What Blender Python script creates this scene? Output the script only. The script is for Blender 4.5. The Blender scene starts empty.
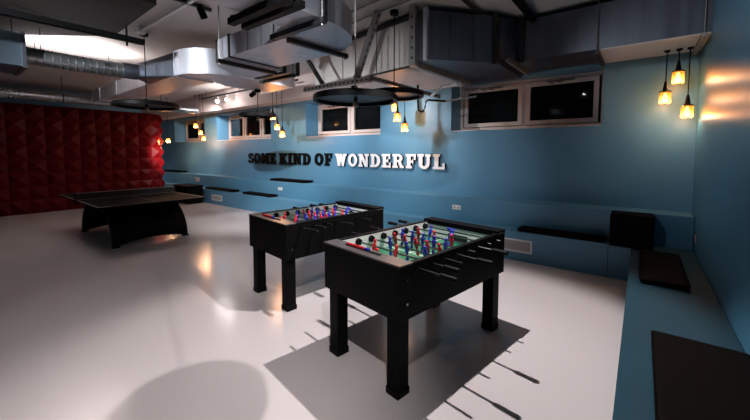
import bpy, bmesh, math, random
from mathutils import Vector, Matrix
random.seed(7)
PI = math.pi
scene = bpy.context.scene
COL = scene.collection

# ------------------------------------------------------------------ materials
def mat(name, col, rough=.5, metal=0., coat=0., spec=.5, noise=0., nscale=4., rnoise=0., bump=0., bscale=40., stretch=None):
    m = bpy.data.materials.new(name); m.use_nodes = True
    nt = m.node_tree; b = nt.nodes['Principled BSDF']
    b.inputs['Base Color'].default_value = (*col, 1)
    b.inputs['Roughness'].default_value = rough
    b.inputs['Metallic'].default_value = metal
    b.inputs['Specular IOR Level'].default_value = spec
    b.inputs['Coat Weight'].default_value = coat
    b.inputs['Coat Roughness'].default_value = .12
    if noise or rnoise or bump:
        tc = nt.nodes.new('ShaderNodeTexCoord'); mp = nt.nodes.new('ShaderNodeMapping')
        nt.links.new(tc.outputs['Object'], mp.inputs['Vector'])
        if stretch: mp.inputs['Scale'].default_value = stretch
    if noise or rnoise:
        n = nt.nodes.new('ShaderNodeTexNoise'); n.inputs['Scale'].default_value = nscale
        n.inputs['Detail'].default_value = 5
        nt.links.new(mp.outputs['Vector'], n.inputs['Vector'])
        if noise:
            r = nt.nodes.new('ShaderNodeMapRange')
            r.inputs['From Min'].default_value = .3; r.inputs['From Max'].default_value = .7
            r.inputs['To Min'].default_value = 1 - noise; r.inputs['To Max'].default_value = 1 + noise
            nt.links.new(n.outputs['Fac'], r.inputs['Value'])
            v = nt.nodes.new('ShaderNodeVectorMath'); v.operation = 'SCALE'
            v.inputs[0].default_value = col
            nt.links.new(r.outputs['Result'], v.inputs['Scale'])
            nt.links.new(v.outputs['Vector'], b.inputs['Base Color'])
        if rnoise:
            r = nt.nodes.new('ShaderNodeMapRange')
            r.inputs['From Min'].default_value = .3; r.inputs['From Max'].default_value = .7
            r.inputs['To Min'].default_value = max(.03, rough - rnoise); r.inputs['To Max'].default_value = rough + rnoise
            nt.links.new(n.outputs['Fac'], r.inputs['Value'])
            nt.links.new(r.outputs['Result'], b.inputs['Roughness'])
    if bump:
        n2 = nt.nodes.new('ShaderNodeTexNoise'); n2.inputs['Scale'].default_value = bscale
        nt.links.new(mp.outputs['Vector'], n2.inputs['Vector'])
        bp = nt.nodes.new('ShaderNodeBump'); bp.inputs['Strength'].default_value = bump
        bp.inputs['Distance'].default_value = .01
        nt.links.new(n2.outputs['Fac'], bp.inputs['Height'])
        nt.links.new(bp.outputs['Normal'], b.inputs['Normal'])
    return m

def emit(name, col, s):
    m = bpy.data.materials.new(name); m.use_nodes = True
    b = m.node_tree.nodes['Principled BSDF']
    b.inputs['Base Color'].default_value = (*col, 1)
    b.inputs['Emission Color'].default_value = (*col, 1)
    b.inputs['Emission Strength'].default_value = s
    return m

def clear_glass(name, tint, gloss, rough=.05):
    m = bpy.data.materials.new(name); m.use_nodes = True
    nt = m.node_tree; nt.nodes.clear()
    o = nt.nodes.new('ShaderNodeOutputMaterial'); mx = nt.nodes.new('ShaderNodeMixShader')
    t = nt.nodes.new('ShaderNodeBsdfTransparent'); t.inputs['Color'].default_value = (*tint, 1)
    g = nt.nodes.new('ShaderNodeBsdfGlossy'); g.inputs['Roughness'].default_value = rough
    fr = nt.nodes.new('ShaderNodeLayerWeight'); fr.inputs['Blend'].default_value = gloss
    nt.links.new(fr.outputs['Fresnel'], mx.inputs['Fac'])
    nt.links.new(t.outputs['BSDF'], mx.inputs[1]); nt.links.new(g.outputs['BSDF'], mx.inputs[2])
    nt.links.new(mx.outputs['Shader'], o.inputs['Surface'])
    return m

M = {}
M['floor'] = mat('poured_floor', (.54, .51, .52), .17, noise=.02, nscale=.8, rnoise=.03, spec=.4)
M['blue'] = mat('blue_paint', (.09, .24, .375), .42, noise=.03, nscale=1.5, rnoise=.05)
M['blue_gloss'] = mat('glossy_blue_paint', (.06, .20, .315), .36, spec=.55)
M['bench'] = mat('shaded_bench_paint', (.013, .048, .073), .55, spec=.12, noise=.05, nscale=2)  # right bench: same blue paint, its dim light put into a darker colour
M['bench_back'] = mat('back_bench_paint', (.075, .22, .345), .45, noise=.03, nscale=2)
M['ceiling'] = mat('ceiling_plaster', (.62, .585, .57), .7, noise=.06, nscale=1.2)
M['soffit'] = mat('soffit_plaster', (.62, .52, .5), .6, noise=.05)
M['dark_wall'] = mat('dark_plaster', (.12, .12, .13), .7)
M['red'] = mat('red_upholstery', (.08, .001, .0018), .42, noise=.06, nscale=6, spec=.12)
M['frame'] = mat('window_frame_paint', (.66, .57, .54), .45, noise=.04)
M['handle'] = mat('window_arm_metal', (.22, .18, .17), .4, .6)
M['pane'] = clear_glass('window_glass', (.75, .8, .82), .12, .03)
M['night'] = mat('light_well', (.006, .006, .008), .9)
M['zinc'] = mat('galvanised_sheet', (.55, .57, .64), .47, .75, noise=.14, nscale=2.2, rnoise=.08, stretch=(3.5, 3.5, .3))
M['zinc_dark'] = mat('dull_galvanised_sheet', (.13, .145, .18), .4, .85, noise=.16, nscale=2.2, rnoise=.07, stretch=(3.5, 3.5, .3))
M['zinc_blue'] = mat('plastic_wrapped_sheet', (.22, .30, .38), .34, .8, noise=.1, nscale=2)
M['spiral'] = mat('spiral_duct_metal', (.36, .38, .40), .3, .9, noise=.12, nscale=5, rnoise=.06)
M['strap'] = mat('dark_flange_steel', (.035, .035, .038), .45, .6)
M['strut'] = mat('strut_steel', (.30, .29, .28), .45, .7, noise=.1, nscale=12)
M['strut_white'] = mat('white_strut', (.82, .78, .75), .5)
M['hole'] = mat('dark_hole', (.01, .01, .01), .8)
M['board'] = mat('white_board', (.74, .69, .67), .55, noise=.04, nscale=2)
M['board_gloss'] = mat('satin_white_board', (.74, .68, .65), .3, spec=.7)
M['black'] = mat('black_laminate', (.0035, .0035, .004), .5, noise=.1, nscale=8, spec=.05)
M['black_metal'] = mat('black_metal', (.003, .003, .0034), .5, 0., spec=.08)
M['leather'] = mat('black_leather', (.005, .004, .004), .62, bump=.12, bscale=160, spec=.02)
M['disc_in'] = mat('disc_underside', (.018, .026, .036), .5)
M['rim'] = mat('grey_brown_rim', (.06, .054, .055), .34, noise=.15, nscale=14)
M['inner'] = mat('white_inner_wall', (.88, .88, .88), .4)
M['chrome'] = mat('chrome_rod', (.26, .26, .27), .2, 1.)
M['rubber'] = mat('black_rubber', (.006, .006, .007), .6, spec=.1)
M['p_red'] = mat('red_figure', (.66, .014, .03), .35)
M['p_blue'] = mat('blue_figure', (.02, .03, .46), .35)
M['yellow'] = mat('yellow_plastic', (.7, .6, .08), .4)
M['tt_top'] = mat('dark_table_top', (.004, .004, .0045), .6, spec=.02)
M['tt_line'] = mat('pale_line', (.14, .12, .12), .5)
M['net'] = mat('black_net', (.008, .006, .006), .8)
M['white'] = mat('white_plastic', (.75, .75, .75), .4)
M['letter_w'] = mat('white_letter_face', (.86, .86, .88), .4)
M['letter_b'] = mat('black_letter', (.003, .003, .0035), .5, spec=.08)
M['wood_wool'] = mat('dark_wood_wool', (.030, .025, .021), .85, noise=.7, nscale=40, bump=.5, bscale=70)
M['vent'] = mat('pale_grille', (.42, .37, .36), .5)
M['bulb'] = emit('warm_bulb', (1., .58, .24), 13.)
M['bulb_dim'] = mat('unlit_bulb_glass', (.30, .24, .18), .1)
M['lens'] = emit('lamp_lens', (1., .93, .9), 25.)
M['lens_soft'] = emit('lamp_lens_soft', (1., .95, .92), .35)
M['amber'] = clear_glass('amber_glass', (1., .80, .48), .22, .15)
def glow_glass(m):
    nt = m.node_tree; o = [n for n in nt.nodes if n.type == 'OUTPUT_MATERIAL'][0]; src = o.inputs['Surface'].links[0].from_socket
    t = nt.nodes.new('ShaderNodeBsdfTranslucent'); t.inputs['Color'].default_value = (.95, .58, .24, 1)
    mx = nt.nodes.new('ShaderNodeMixShader'); mx.inputs['Fac'].default_value = .25
    nt.links.new(src, mx.inputs[1]); nt.links.new(t.outputs['BSDF'], mx.inputs[2]); nt.links.new(mx.outputs['Shader'], o.inputs['Surface'])
glow_glass(M['amber'])
M['green'] = mat('green_field', (.011, .14, .068), .3, noise=.18, nscale=7)
# green playing field with white pitch lines
def pitch_mat():
    m = M['green'].copy(); m.name = 'green_field_lines'
    return m
M['pitch'] = pitch_mat()

# ------------------------------------------------------------------ mesh builder
class MB:
    def __init__(s): s.bm = bmesh.new()
    def _xf(s, vs, mtx):
        if mtx is not None: bmesh.ops.transform(s.bm, matrix=mtx, verts=vs)
    def box(s, x0, x1, y0, y1, z0, z1, mtx=None, bev=0.):
        r = bmesh.ops.create_cube(s.bm, size=1.)
        vs = r['verts']
        for v in vs:
            v.co = Vector(((x0 + x1) / 2 + v.co.x * (x1 - x0), (y0 + y1) / 2 + v.co.y * (y1 - y0), (z0 + z1) / 2 + v.co.z * (z1 - z0)))
        if bev > 0:
            es = list({e for v in vs for e in v.link_edges})
            rb = bmesh.ops.bevel(s.bm, geom=es, offset=bev, segments=3, profile=.6, affect='EDGES')
            vs = list({v for f in rb['faces'] for v in f.verts} | {v for v in vs if v.is_valid})
            # include all verts of that island
            seen = set(vs); st = list(vs)
            while st:
                v = st.pop()
                for e in v.link_edges:
                    o = e.other_vert(v)
                    if o not in seen: seen.add(o); st.append(o)
            vs = list(seen)
        s._xf(vs, mtx)
        return s
    def bar(s, p0, p1, w, h, up=(0, 0, 1)):
        p0 = Vector(p0); p1 = Vector(p1); d = (p1 - p0).normalized(); u = Vector(up)
        if abs(d.dot(u)) > .98: u = Vector((0, 1, 0))
        a = d.cross(u).normalized(); b = a.cross(d).normalized()
        c = []
        for p in (p0, p1):
            for (i, j) in ((-1, -1), (1, -1), (1, 1), (-1, 1)):
                c.append(s.bm.verts.new(p + a * (i * w / 2) + b * (j * h / 2)))
        for f in ((0, 1, 2, 3), (7, 6, 5, 4), (0, 4, 5, 1), (1, 5, 6, 2), (2, 6, 7, 3), (3, 7, 4, 0)):
            s.bm.faces.new([c[i] for i in f])
        return s
    def tube(s, pts, r, n=10, cap=True):
        pts = [Vector(p) for p in pts]; rings = []
        for i, p in enumerate(pts):
            a = pts[max(0, i - 1)]; b = pts[min(len(pts) - 1, i + 1)]
            d = (b - a).normalized(); u = Vector((0, 0, 1)) if abs(d.z) < .95 else Vector((1, 0, 0))
            e = d.cross(u).normalized(); f = e.cross(d).normalized()
            rr = r[i] if isinstance(r, (list, tuple)) else r
            rings.append([s.bm.verts.new(p + e * (rr * math.cos(2 * PI * k / n)) + f * (rr * math.sin(2 * PI * k / n))) for k in range(n)])
        for a, b in zip(rings, rings[1:]):
            for k in range(n): s.bm.faces.new((a[k], a[(k + 1) % n], b[(k + 1) % n], b[k]))
        if cap:
            s.bm.faces.new(rings[0][::-1]); s.bm.faces.new(rings[-1])
        return s
    def lathe(s, prof, c=(0, 0, 0), n=24, sx=1., sy=1., mtx=None):
        c = Vector(c); rings = []; vs = []
        for (r, z) in prof:
            if r < 1e-6:
                v = s.bm.verts.new(c + Vector((0, 0, z))); rings.append([v]); vs.append(v)
            else:
                ring = [s.bm.verts.new(c + Vector((r * sx * math.cos(2 * PI * k / n), r * sy * math.sin(2 * PI * k / n), z))) for k in range(n)]
                rings.append(ring); vs += ring
        for a, b in zip(rings, rings[1:]):
            if len(a) == 1 and len(b) == 1: continue
            for k in range(n):
                if len(a) == 1: s.bm.faces.new((a[0], b[(k + 1) % n], b[k]))
                elif len(b) == 1: s.bm.faces.new((a[k], a[(k + 1) % n], b[0]))
                else: s.bm.faces.new((a[k], a[(k + 1) % n], b[(k + 1) % n], b[k]))
        s._xf(vs, mtx)
        return s
    def prism(s, poly, z0, z1, axis='z'):
        def P(a, b, h): return (a, b, h) if axis == 'z' else ((a, h, b) if axis == 'y' else (h, a, b))
        lo = [s.bm.verts.new(P(a, b, z0)) for a, b in poly]; hi = [s.bm.verts.new(P(a, b, z1)) for a, b in poly]
        n = len(poly)
        s.bm.faces.new(lo[::-1]); s.bm.faces.new(hi)
        for i in range(n): s.bm.faces.new((lo[i], lo[(i + 1) % n], hi[(i + 1) % n], hi[i]))
        return s
    def build(s, name, m, parent=None, smooth=False, world=True, ang=35):
        bmesh.ops.recalc_face_normals(s.bm, faces=s.bm.faces)
        me = bpy.data.meshes.new(name); s.bm.to_mesh(me); s.bm.free()
        o = bpy.data.objects.new(name, me); COL.objects.link(o)
        me.materials.append(m)
        if smooth:
            for p in me.polygons: p.use_smooth = True
            try: me.set_sharp_from_angle(angle=math.radians(ang))
            except Exception: pass
        if parent is not None:
            o.parent = parent
            if world: o.location = -root_loc(parent)
        return o

def root_loc(o):
    # only used for unrotated parents: world position of the parent's origin
    p = Vector((0, 0, 0))
    while o is not None:
        p += o.location; o = o.parent
    return p

def tag(o, label, cat, group=None, kind=None):
    o['label'] = label; o['category'] = cat
    if group: o['group'] = group
    if kind: o['kind'] = kind
    return o
def thing(name, loc, label, cat, group=None, rz=0):
    o = bpy.data.objects.new(name, None); COL.objects.link(o)
    o.location = loc; o.rotation_euler = (0, 0, rz); o.empty_display_size = .1
    return tag(o, label, cat, group)
def struct(o, label=None, cat=None):
    o['kind'] = 'structure'
    if label: o['label'] = label
    if cat: o['category'] = cat
    return o
def copy_tree(o, parent=None):
    c = o.copy(); COL.objects.link(c)
    if parent is not None: c.parent = parent
    for ch in [x for x in bpy.data.objects if x.parent == o]: copy_tree(ch, c)
    return c

# ------------------------------------------------------------------ room shell
XR, YW, ZC, XL, YF = .53, 5.9, 3.5, -17.0, -4.5
YG = 6.32                       # plane of the window frames in their recesses
WIN = [(-14.70, -12.24), (-11.38, -8.35), (-6.85, -4.45), (-2.81, -.468)]
ZS, ZT = 2.0, 2.86

b = MB(); b.box(XL - .2, XR + .2, YF - .2, YW + .5, -.1, 0); struct(b.build('floor', M['floor']), 'pale grey glossy poured floor', 'floor')
b = MB(); b.box(XL - .2, XR + .2, YF - .2, YW + .5, ZC, ZC + .1); struct(b.build('ceiling', M['ceiling']), 'off white plaster ceiling above the ducts', 'ceiling')
b = MB()
TH = .55
b.box(XL - .2, XR + .2, YW, YW + TH, 0, ZS); b.box(XL - .2, XR + .2, YW, YW + TH, ZT, ZC)
xs = [XL - .2] + [v for w in WIN for v in w] + [XR + .2]
for i in range(0, len(xs), 2): b.box(xs[i], xs[i + 1], YW, YW + TH, ZS, ZT)
struct(b.build('wall_back', M['blue']), 'blue painted back wall with recessed windows', 'wall')
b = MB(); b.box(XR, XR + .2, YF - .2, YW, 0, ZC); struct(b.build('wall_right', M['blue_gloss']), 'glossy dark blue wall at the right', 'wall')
b = MB(); b.box(XL - .2, XL, YF, YW, 0, ZC); struct(b.build('wall_left', M['blue']), 'far left end wall behind the red padding', 'wall')
b = MB(); b.box(XL - .2, XR + .2, YF - .2, YF, 0, ZC); struct(b.build('wall_front', M['dark_wall']), 'dark wall behind the camera', 'wall')
b = MB(); b.box(XL, -5.2, 5.52, YW - .002, 2.93, ZC - .002); struct(b.build('trim_1', M['soffit']), 'pinkish white boxed soffit along the top of the back wall', 'soffit')

# windows ----------------------------------------------------------------
def window(i, x0, x1, sashes):
    fr = MB(); t = .055
    fr.box(x0, x1, YG, YG + .07, ZS, ZS + t + .02); fr.box(x0, x1, YG, YG + .07, ZT - t, ZT)
    fr.box(x0, x0 + t, YG, YG + .07, ZS + t + .02, ZT - t); fr.box(x1 - t, x1, YG, YG + .07, ZS + t + .02, ZT - t)
    w = (x1 - x0 - 2 * t) / sashes
    for k in range(1, sashes):
        xm = x0 + t + w * k; fr.box(xm - .03, xm + .03, YG, YG + .07, ZS + t + .02, ZT - t)
    root = struct(fr.build('window_%d' % i, M['frame']), ['window at the far left end of the back wall', 'three pane window left of the wall lettering', 'two pane window above the wall lettering', 'large two pane window at the right of the back wall'][i - 1], 'window')
    for k in range(sashes):
        a = x0 + t + w * k + .03; c = a + w - .06; s = .07
        z0, z1 = ZS + .085, ZT - .065
        f = MB()
        f.box(a, c, YG - .035, YG + .03, z0, z0 + s, bev=.006); f.box(a, c, YG - .035, YG + .03, z1 - s, z1, bev=.006)
        f.box(a, a + s, YG - .034, YG + .03, z0 + s, z1 - s, bev=.006); f.box(c - s, c, YG - .034, YG + .03, z0 + s, z1 - s, bev=.006)
        sash = f.build('sash', M['frame'], root)
        p = MB(); p.box(a + s, c - s, YG - .004, YG + .006, z0 + s, z1 - s); p.build('pane', M['pane'], sash)
        h = MB(); hx = (a + c) / 2
        h.box(hx - .2, hx + .2, YG - .075, YG - .05, z1 - .035, z1 - .012); h.box(hx - .035, hx + .035, YG - .07, YG - .03, z1 - .05, z1 - .005)
        h.bar((hx - .19, YG - .06, z1 - .02), (hx - .1, YG - .045, z1 - .06), .014, .014)
        h.build('window_arm', M['handle'], sash)
    s = MB(); s.box(x0, x1, YW + .01, YG, ZS - .002, ZS + .012); s.build('window_sill', M['frame'], root)
    n = MB(); n.box(x0 - .05, x1 + .05, YW + TH + .05, YW + TH + .08, ZS - .1, ZT + .1)
    n.build('light_well', M['night'], root)
for i, (x0, x1) in enumerate(WIN): window(i + 1, x0, x1, (2, 3, 2, 2)[i])

# red padded partition -------------------------------------------------------
def red_wall():
    s = MB(); bm = s.bm
    X0, T = -12.62, .36
    ys, rad = 4.35, .42
    n_flat = 20; path = []     # (x,y,nx,ny)
    step = T
    yflat0 = ys - n_flat * step
    for i in range(n_flat + 1): path.append((X0, yflat0 + i * step, 1, 0))
    for k in range(1, 5):
        a = k / 4 * PI * .95
        path.append((X0 - rad + rad * math.cos(a), ys + rad * math.sin(a), math.cos(a), math.sin(a)))
    xe, ye, nx, ny = path[-1]
    for k in range(1, 4): path.append((xe - k * .36, ye - .06 * k, nx, ny))
    rows = 8; H = 2.86 / rows
    def pt(i, j, off=0.):
        p = path[i]; return Vector((p[0] + p[2] * off, p[1] + p[3] * off, j * H))
    for i in range(len(path) - 1):
        for j in range(rows):
            a, b_, c, d = pt(i, j), pt(i + 1, j), pt(i + 1, j + 1), pt(i, j + 1)
            pn, qn = path[i], path[i + 1]
            nrm = Vector((pn[2] + qn[2], pn[3] + qn[3], 0)).normalized()
            u = .40 if (i + j) % 2 else .60
            apex = (a * (1 - u) + b_ * u) * .45 + (d * (1 - u) + c * u) * .55 + nrm * .095
            vs = [bm.verts.new(p) for p in (a, b_, c, d)]; ap = bm.verts.new(apex)
            for q in range(4): bm.faces.new((vs[q], vs[(q + 1) % 4], ap))
    # backing core and top cap
    core = [(p[0] - p[2] * .03, p[1] - p[3] * .03) for p in path]
    core = core + [(core[-1][0] - .02, core[0][1]), ]
    s.prism(core, 0.0, 2.86)
    bmesh.ops.remove_doubles(bm, verts=bm.verts, dist=1e-4)
    o = s.build('partition_wall', M['red'])
    struct(o, 'curved red wall padded with faceted pyramid tiles', 'wall')
red_wall()

# ------------------------------------------------------------------ benches
b = MB(); b.box(XL + .002, -.06, 5.26, 5.52, 0, .44, bev=.006)
tag(b.build('built_in_bench', M['bench_back']), 'long low blue bench step running along the foot of the back wall', 'bench')
b = MB(); b.box(XL + .002, XR - .005, 5.521, YW - .003, 0, .845, bev=.006)
tag(b.build('built_in_bench', M['bench_back']), 'upper blue bench tier against the back wall behind the low bench', 'bench')
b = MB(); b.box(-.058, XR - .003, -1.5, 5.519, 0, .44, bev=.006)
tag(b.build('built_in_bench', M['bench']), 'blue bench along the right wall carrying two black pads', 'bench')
b = MB(); b.box(-.30, -.293, 5.257, 5.261, .0, .435); struct(b.build('trim_2', M['strap']), 'panel joint in the low bench front', 'trim')

def cushion(x0, x1, y0, y1, z0, t, label, grp='black seat pads on the benches'):
    cx, cy = (x0 + x1) / 2, (y0 + y1) / 2
    r = thing('seat_pad', (cx, cy, z0), label, 'cushion', grp)
    c = MB(); c.box(x0, x1, y0, y1, z0 + .001, z0 + t, bev=min(.022, t * .4)); c.build('cover', M['leather'], r, smooth=True, ang=60)
    p = MB(); q = .004; zz = z0 + t - .012
    i = .003
    loop = [(x0 - i + .012, y0 - i, zz), (x1 + i - .012, y0 - i, zz), (x1 + i, y0 - i + .012, zz), (x1 + i, y1 + i - .012, zz), (x1 + i - .012, y1 + i, zz), (x0 - i + .012, y1 + i, zz), (x0 - i, y1 + i - .012, zz), (x0 - i, y0 - i + .012, zz), (x0 - i + .012, y0 - i, zz)]
    p.tube(loop, q, 6); p.build('piping', M['leather'], r)
    return r
cushion(-1.42, -.33, 5.265, 5.51, .44, .055, 'long black pad on low back bench left of the black cube')
cushion(.03, .365, 3.84, 5.0, .44, .055, 'black pad on the right bench beside the black cube')
cushion(.095, .515, 1.2, 2.74, .44, .06, 'large black pad on right bench nearest the camera')
cushion(-8.85, -7.55, 5.265, 5.51, .44, .06, 'black pad on low back bench just behind the farther football table')
cushion(-11.0, -9.4, 5.265, 5.51, .44, .06, 'black pad on low back bench beside the small side table')
cushion(-7.95, -6.55, 5.56, 5.86, .845, .06, 'black pad on the upper bench tier below the black wall letters')
cushion(-15.2, -13.6, 5.56, 5.86, .845, .06, 'black pad on the upper bench tier close to the red padded wall')

r = thing('cube_seat', (-.06, 5.4, .44), 'black upholstered cube sitting on the corner of the two benches', 'stool')
b = MB(); b.box(-.285, .155, 5.17, 5.515, .441, .85, bev=.02); b.build('body', M['leather'], r, smooth=True, ang=60)
b = MB(); b.box(-.288, .158, 5.167, 5.518, .80, .806, bev=.002); b.build('seam', M['leather'], r)

# small side table at far left
r = thing('side_table', (-11.45, 4.95, 0), 'low black side table by the bench behind the table tennis table', 'table')
b = MB(); b.box(-12.0, -11.0, 4.7, 5.2, .51, .57, bev=.006); b.build('top', M['black'], r)
for x in (-12.0, -11.06):
    b = MB(); b.box(x, x + .06, 4.72, 5.18, 0, .51); b.build('side_panel', M['black'], r)
b = MB(); b.box(-11.94, -11.06, 4.74, 5.16, .06, .10); b.build('shelf', M['black'], r)
b = MB(); b.box(-11.94, -11.06, 5.12, 5.14, .10, .51); b.build('back_panel', M['vent'], r)

# sockets and vents
def plate(name, x0, x1, y, z0, z1, label, cat, holes=2, m='white'):
    r = thing(name, ((x0 + x1) / 2, y, (z0 + z1) / 2), label, cat)
    b = MB(); b.box(x0, x1, y - .012, y, z0, z1, bev=.003); b.build('cover_plate', M[m], r)
    w = (x1 - x0) / holes
    for k in range(holes):
        c = MB(); xc = x0 + w * (k + .5)
        c.tube([(xc, y - .0135, (z0 + z1) / 2), (xc, y - .011, (z0 + z1) / 2)], min(w, z1 - z0) * .34, 14)
        c.build('socket_hole', M['vent'], r)
plate('wall_socket', -2.575, -2.425, 5.52, .625, .70, 'white double socket on upper bench front right of the near football table', 'socket', 2)
plate('wall_socket', -7.53, -7.37, 5.52, .615, .695, 'small white socket on upper bench front below a black pad', 'socket', 1)
plate('wall_socket', -12.2, -11.9, 5.52, .60, .74, 'pinkish socket plate on bench front above the side table', 'socket', 2, 'vent')
r = thing('wall_socket', (XR, 5.33, .62), 'small pale socket in the corner on the right wall', 'socket')
b = MB(); b.box(XR - .012, XR, 5.30, 5.37, .57, .66, bev=.003); b.build('cover_plate', M['vent'], r)
def grille(x0, x1, z0, z1, label):
    r = thing('vent_grille', ((x0 + x1) / 2, 5.26, z0), label, 'vent')
    y = 5.26
    b = MB(); t = .022
    b.box(x0, x1, y - .012, y, z0, z0 + t); b.box(x0, x1, y - .012, y, z1 - t, z1); b.box(x0, x0 + t, y - .012, y, z0 + t, z1 - t); b.box(x1 - t, x1, y - .012, y, z0 + t, z1 - t)
    b.build('frame', M['white'], r)
    b = MB(); n = 9
    for k in range(n):
        z = z0 + t + (z1 - z0 - 2 * t) * (k + .5) / n; b.box(x0 + t, x1 - t, y - .009, y - .002, z - .005, z + .005)
    b.box(x0 + t, x1 - t, y - .002, y - .0005, z0 + t, z1 - t)
    b.build('slats', M['vent'], r)
grille(-1.85, -1.205, .135, .325, 'white vent grille in the low bench front right of the near table')
grille(-10.57, -9.96, .125, .30, 'pale vent grille in the low bench front at the far left')

# ------------------------------------------------------------------ wall letters
def R(x0, y0, x1, y1): return ('R', x0, y0, x1, y1)
def P(*p): return ('P', p)
def A(cx, cy, ro, so, ri, si, a0, a1): return ('A', cx, cy, ro, so, ri, si, a0, a1)
GL = {
 'S': (.70, [A(.35, .71, .33, .29, .12, .10, 10, 275), A(.35, .29, .35, .29, .13, .10, -170, 95), R(.54, .68, .66, .99), R(.02, .01, .14, .34)]),
 'O': (.84, [A(.42, .5, .42, .51, .17, .30, 0, 360)]),
 'M': (1.08, [R(.10, 0, .31, 1), R(.77, 0, .98, 1), R(0, 0, .42, .17), R(.66, 0, 1.08, .17), R(0, .83, .31, 1), R(.77, .83, 1.08, 1), P((.10, 1), (.36, 1), (.54, .52), (.72, 1), (.98, 1), (.63, .14), (.45, .14))]),
 'E': (.74, [R(.10, 0, .36, 1), R(0, .83, .69, 1), R(.56, .62, .69, 1), R(0, 0, .74, .17), R(.60, 0, .74, .39), R(.3, .42, .5, .58), R(.46, .34, .56, .66)]),
 'K': (.92, [R(.10, 0, .35, 1), R(0, .83, .44, 1), R(0, 0, .44, .17), P((.33, .36), (.56, .86), (.83, .86), (.46, .30)), P((.44, .52), (.60, .62), (.88, .1), (.60, .1)), R(.5, .83, .9, 1), R(.52, 0, .92, .17)]),
 'I': (.46, [R(.10, 0, .36, 1), R(0, .83, .46, 1), R(0, 0, .46, .17)]),
 'N': (.94, [R(.10, 0, .30, 1), R(.64, 0, .84, 1), R(0, .83, .30, 1), R(.54, .83, .94, 1), R(0, 0, .40, .17), P((.10, 1), (.38, 1), (.84, 0), (.58, 0))]),
 'D': (.84, [R(.10, 0, .35, 1), R(0, .83, .42, 1), R(0, 0, .42, .17), A(.38, .5, .46, .5, .20, .32, -90, 90)]),
 'F': (.72, [R(.10, 0, .36, 1), R(0, .83, .72, 1), R(.58, .60, .72, 1), R(0, 0, .47, .17), R(.3, .40, .5, .56), R(.46, .32, .56, .64)]),
 'W': (1.16, [P((.08, 1), (.34, 1), (.47, .34), (.38, 0), (.28, 0)), P((.46, 1), (.66, 1), (.50, 0), (.30, 0)), P((.50, 1), (.70, 1), (.88, 0), (.68, 0)), P((.82, 1), (1.08, 1), (.86, 0), (.72, 0), (.68, .34)), R(0, .83, .40, 1), R(.76, .83, 1.16, 1), R(.44, .83, .72, 1)]),
 'R': (.90, [R(.10, 0, .35, 1), R(0, .83, .45, 1), R(0, 0, .44, .17), A(.44, .71, .34, .29, .12, .13, -90, 90), R(.33, .42, .45, .58), P((.42, .46), (.64, .50), (.80, .12), (.56, .12)), R(.56, 0, .90, .17)]),
 'U': (.94, [R(.10, .34, .36, 1), R(.62, .34, .84, 1), R(0, .83, .45, 1), R(.53, .83, .94, 1), A(.47, .36, .37, .37, .12, .17, 180, 360)]),
 'L': (.76, [R(.10, 0, .36, 1), R(0, .83, .47, 1), R(0, 0, .76, .17), R(.61, 0, .76, .42)]),
}
def letter(ch, x, w, z, h, m, face, label, grp, depth):
    gw, pieces = GL[ch]; sx = w / gw
    s = MB(); y1 = YW - .004
    for q_, p in enumerate(pieces):       # each stroke a hair prouder than the last, so no two faces coincide
        e = q_ * .0007; y0 = YW - depth - e
        if p[0] == 'R': s.box(x + p[1] * sx + e, x + p[3] * sx - e, y0, y1 - e, z + p[2] * h + e, z + p[4] * h - e)
        elif p[0] == 'P': s.prism([(x + a * sx, z + e + c * (h - 2 * e)) for a, c in p[1]], y0, y1 - e, 'y')
        else:
            _, cx, cy, ro, so, ri, si, a0, a1 = p; n = max(6, int(abs(a1 - a0) / 12))
            T = [math.radians(a0 + (a1 - a0) * k / n) for k in range(n + 1)]
            out = [(x + (cx + ro * math.cos(t)) * sx, z + (cy + so * math.sin(t)) * h) for t in T]
            inn = [(x + (cx + ri * math.cos(t)) * sx, z + (cy + si * math.sin(t)) * h) for t in T]
            full = abs(a1 - a0) >= 360
            ring = []
            for (a, c) in zip(out, inn):
                ring.append([s.bm.verts.new((a[0], y0, a[1])), s.bm.verts.new((c[0], y0, c[1])), s.bm.verts.new((c[0], y1 - e, c[1])), s.bm.verts.new((a[0], y1 - e, a[1]))])
            if full: ring[-1] = ring[0]
            for r0, r1 in zip(ring, ring[1:]):
                for c in range(4): s.bm.faces.new((r0[c], r1[c], r1[(c + 1) % 4], r0[(c + 1) % 4]))
            if not full:
                s.bm.faces.new(ring[0][::-1]); s.bm.faces.new(ring[-1])
            s.bm.verts.ensure_lookup_table()
            for v in [v for v in s.bm.verts if not v.link_faces]: s.bm.verts.remove(v)
    o = s.build('wall_letter', m)
    tag(o, label, 'letter', grp)
    if face is not None:
        # white front faces, dark returns
        o.data.materials.clear(); o.data.materials.append(M['letter_b']); o.data.materials.append(face)
        for p in o.data.polygons: p.material_index = 1 if p.normal.y < -.9 else 0
    return o
def write(words, x0, x1, z, h, m, face, colour, grp, depth):
    gap, sp = .10, .42
    tot = 0
    for wi, w in enumerate(words):
        tot += sum(GL[c][0] for c in w) + gap * (len(w) - 1)
    tot += sp * (len(words) - 1)
    k = (x1 - x0) / tot; x = x0
    names = {1: 'first', 2: 'second'}
    allw = ''.join(words)
    for wi, w in enumerate(words):
        cnt = {}
        for i, c in enumerate(w):
            cnt[c] = cnt.get(c, 0) + 1
            o = 'letter ' + c if w.count(c) == 1 else ('%s letter %s' % (names[cnt[c]], c))
            letter(c, x, GL[c][0] * k, z, h, m, face, '%s %s of the word %s on the blue wall' % (colour, o, w), grp, depth)
            x += (GL[c][0] + (gap if i < len(w) - 1 else 0)) * k
        x += sp * k
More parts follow.
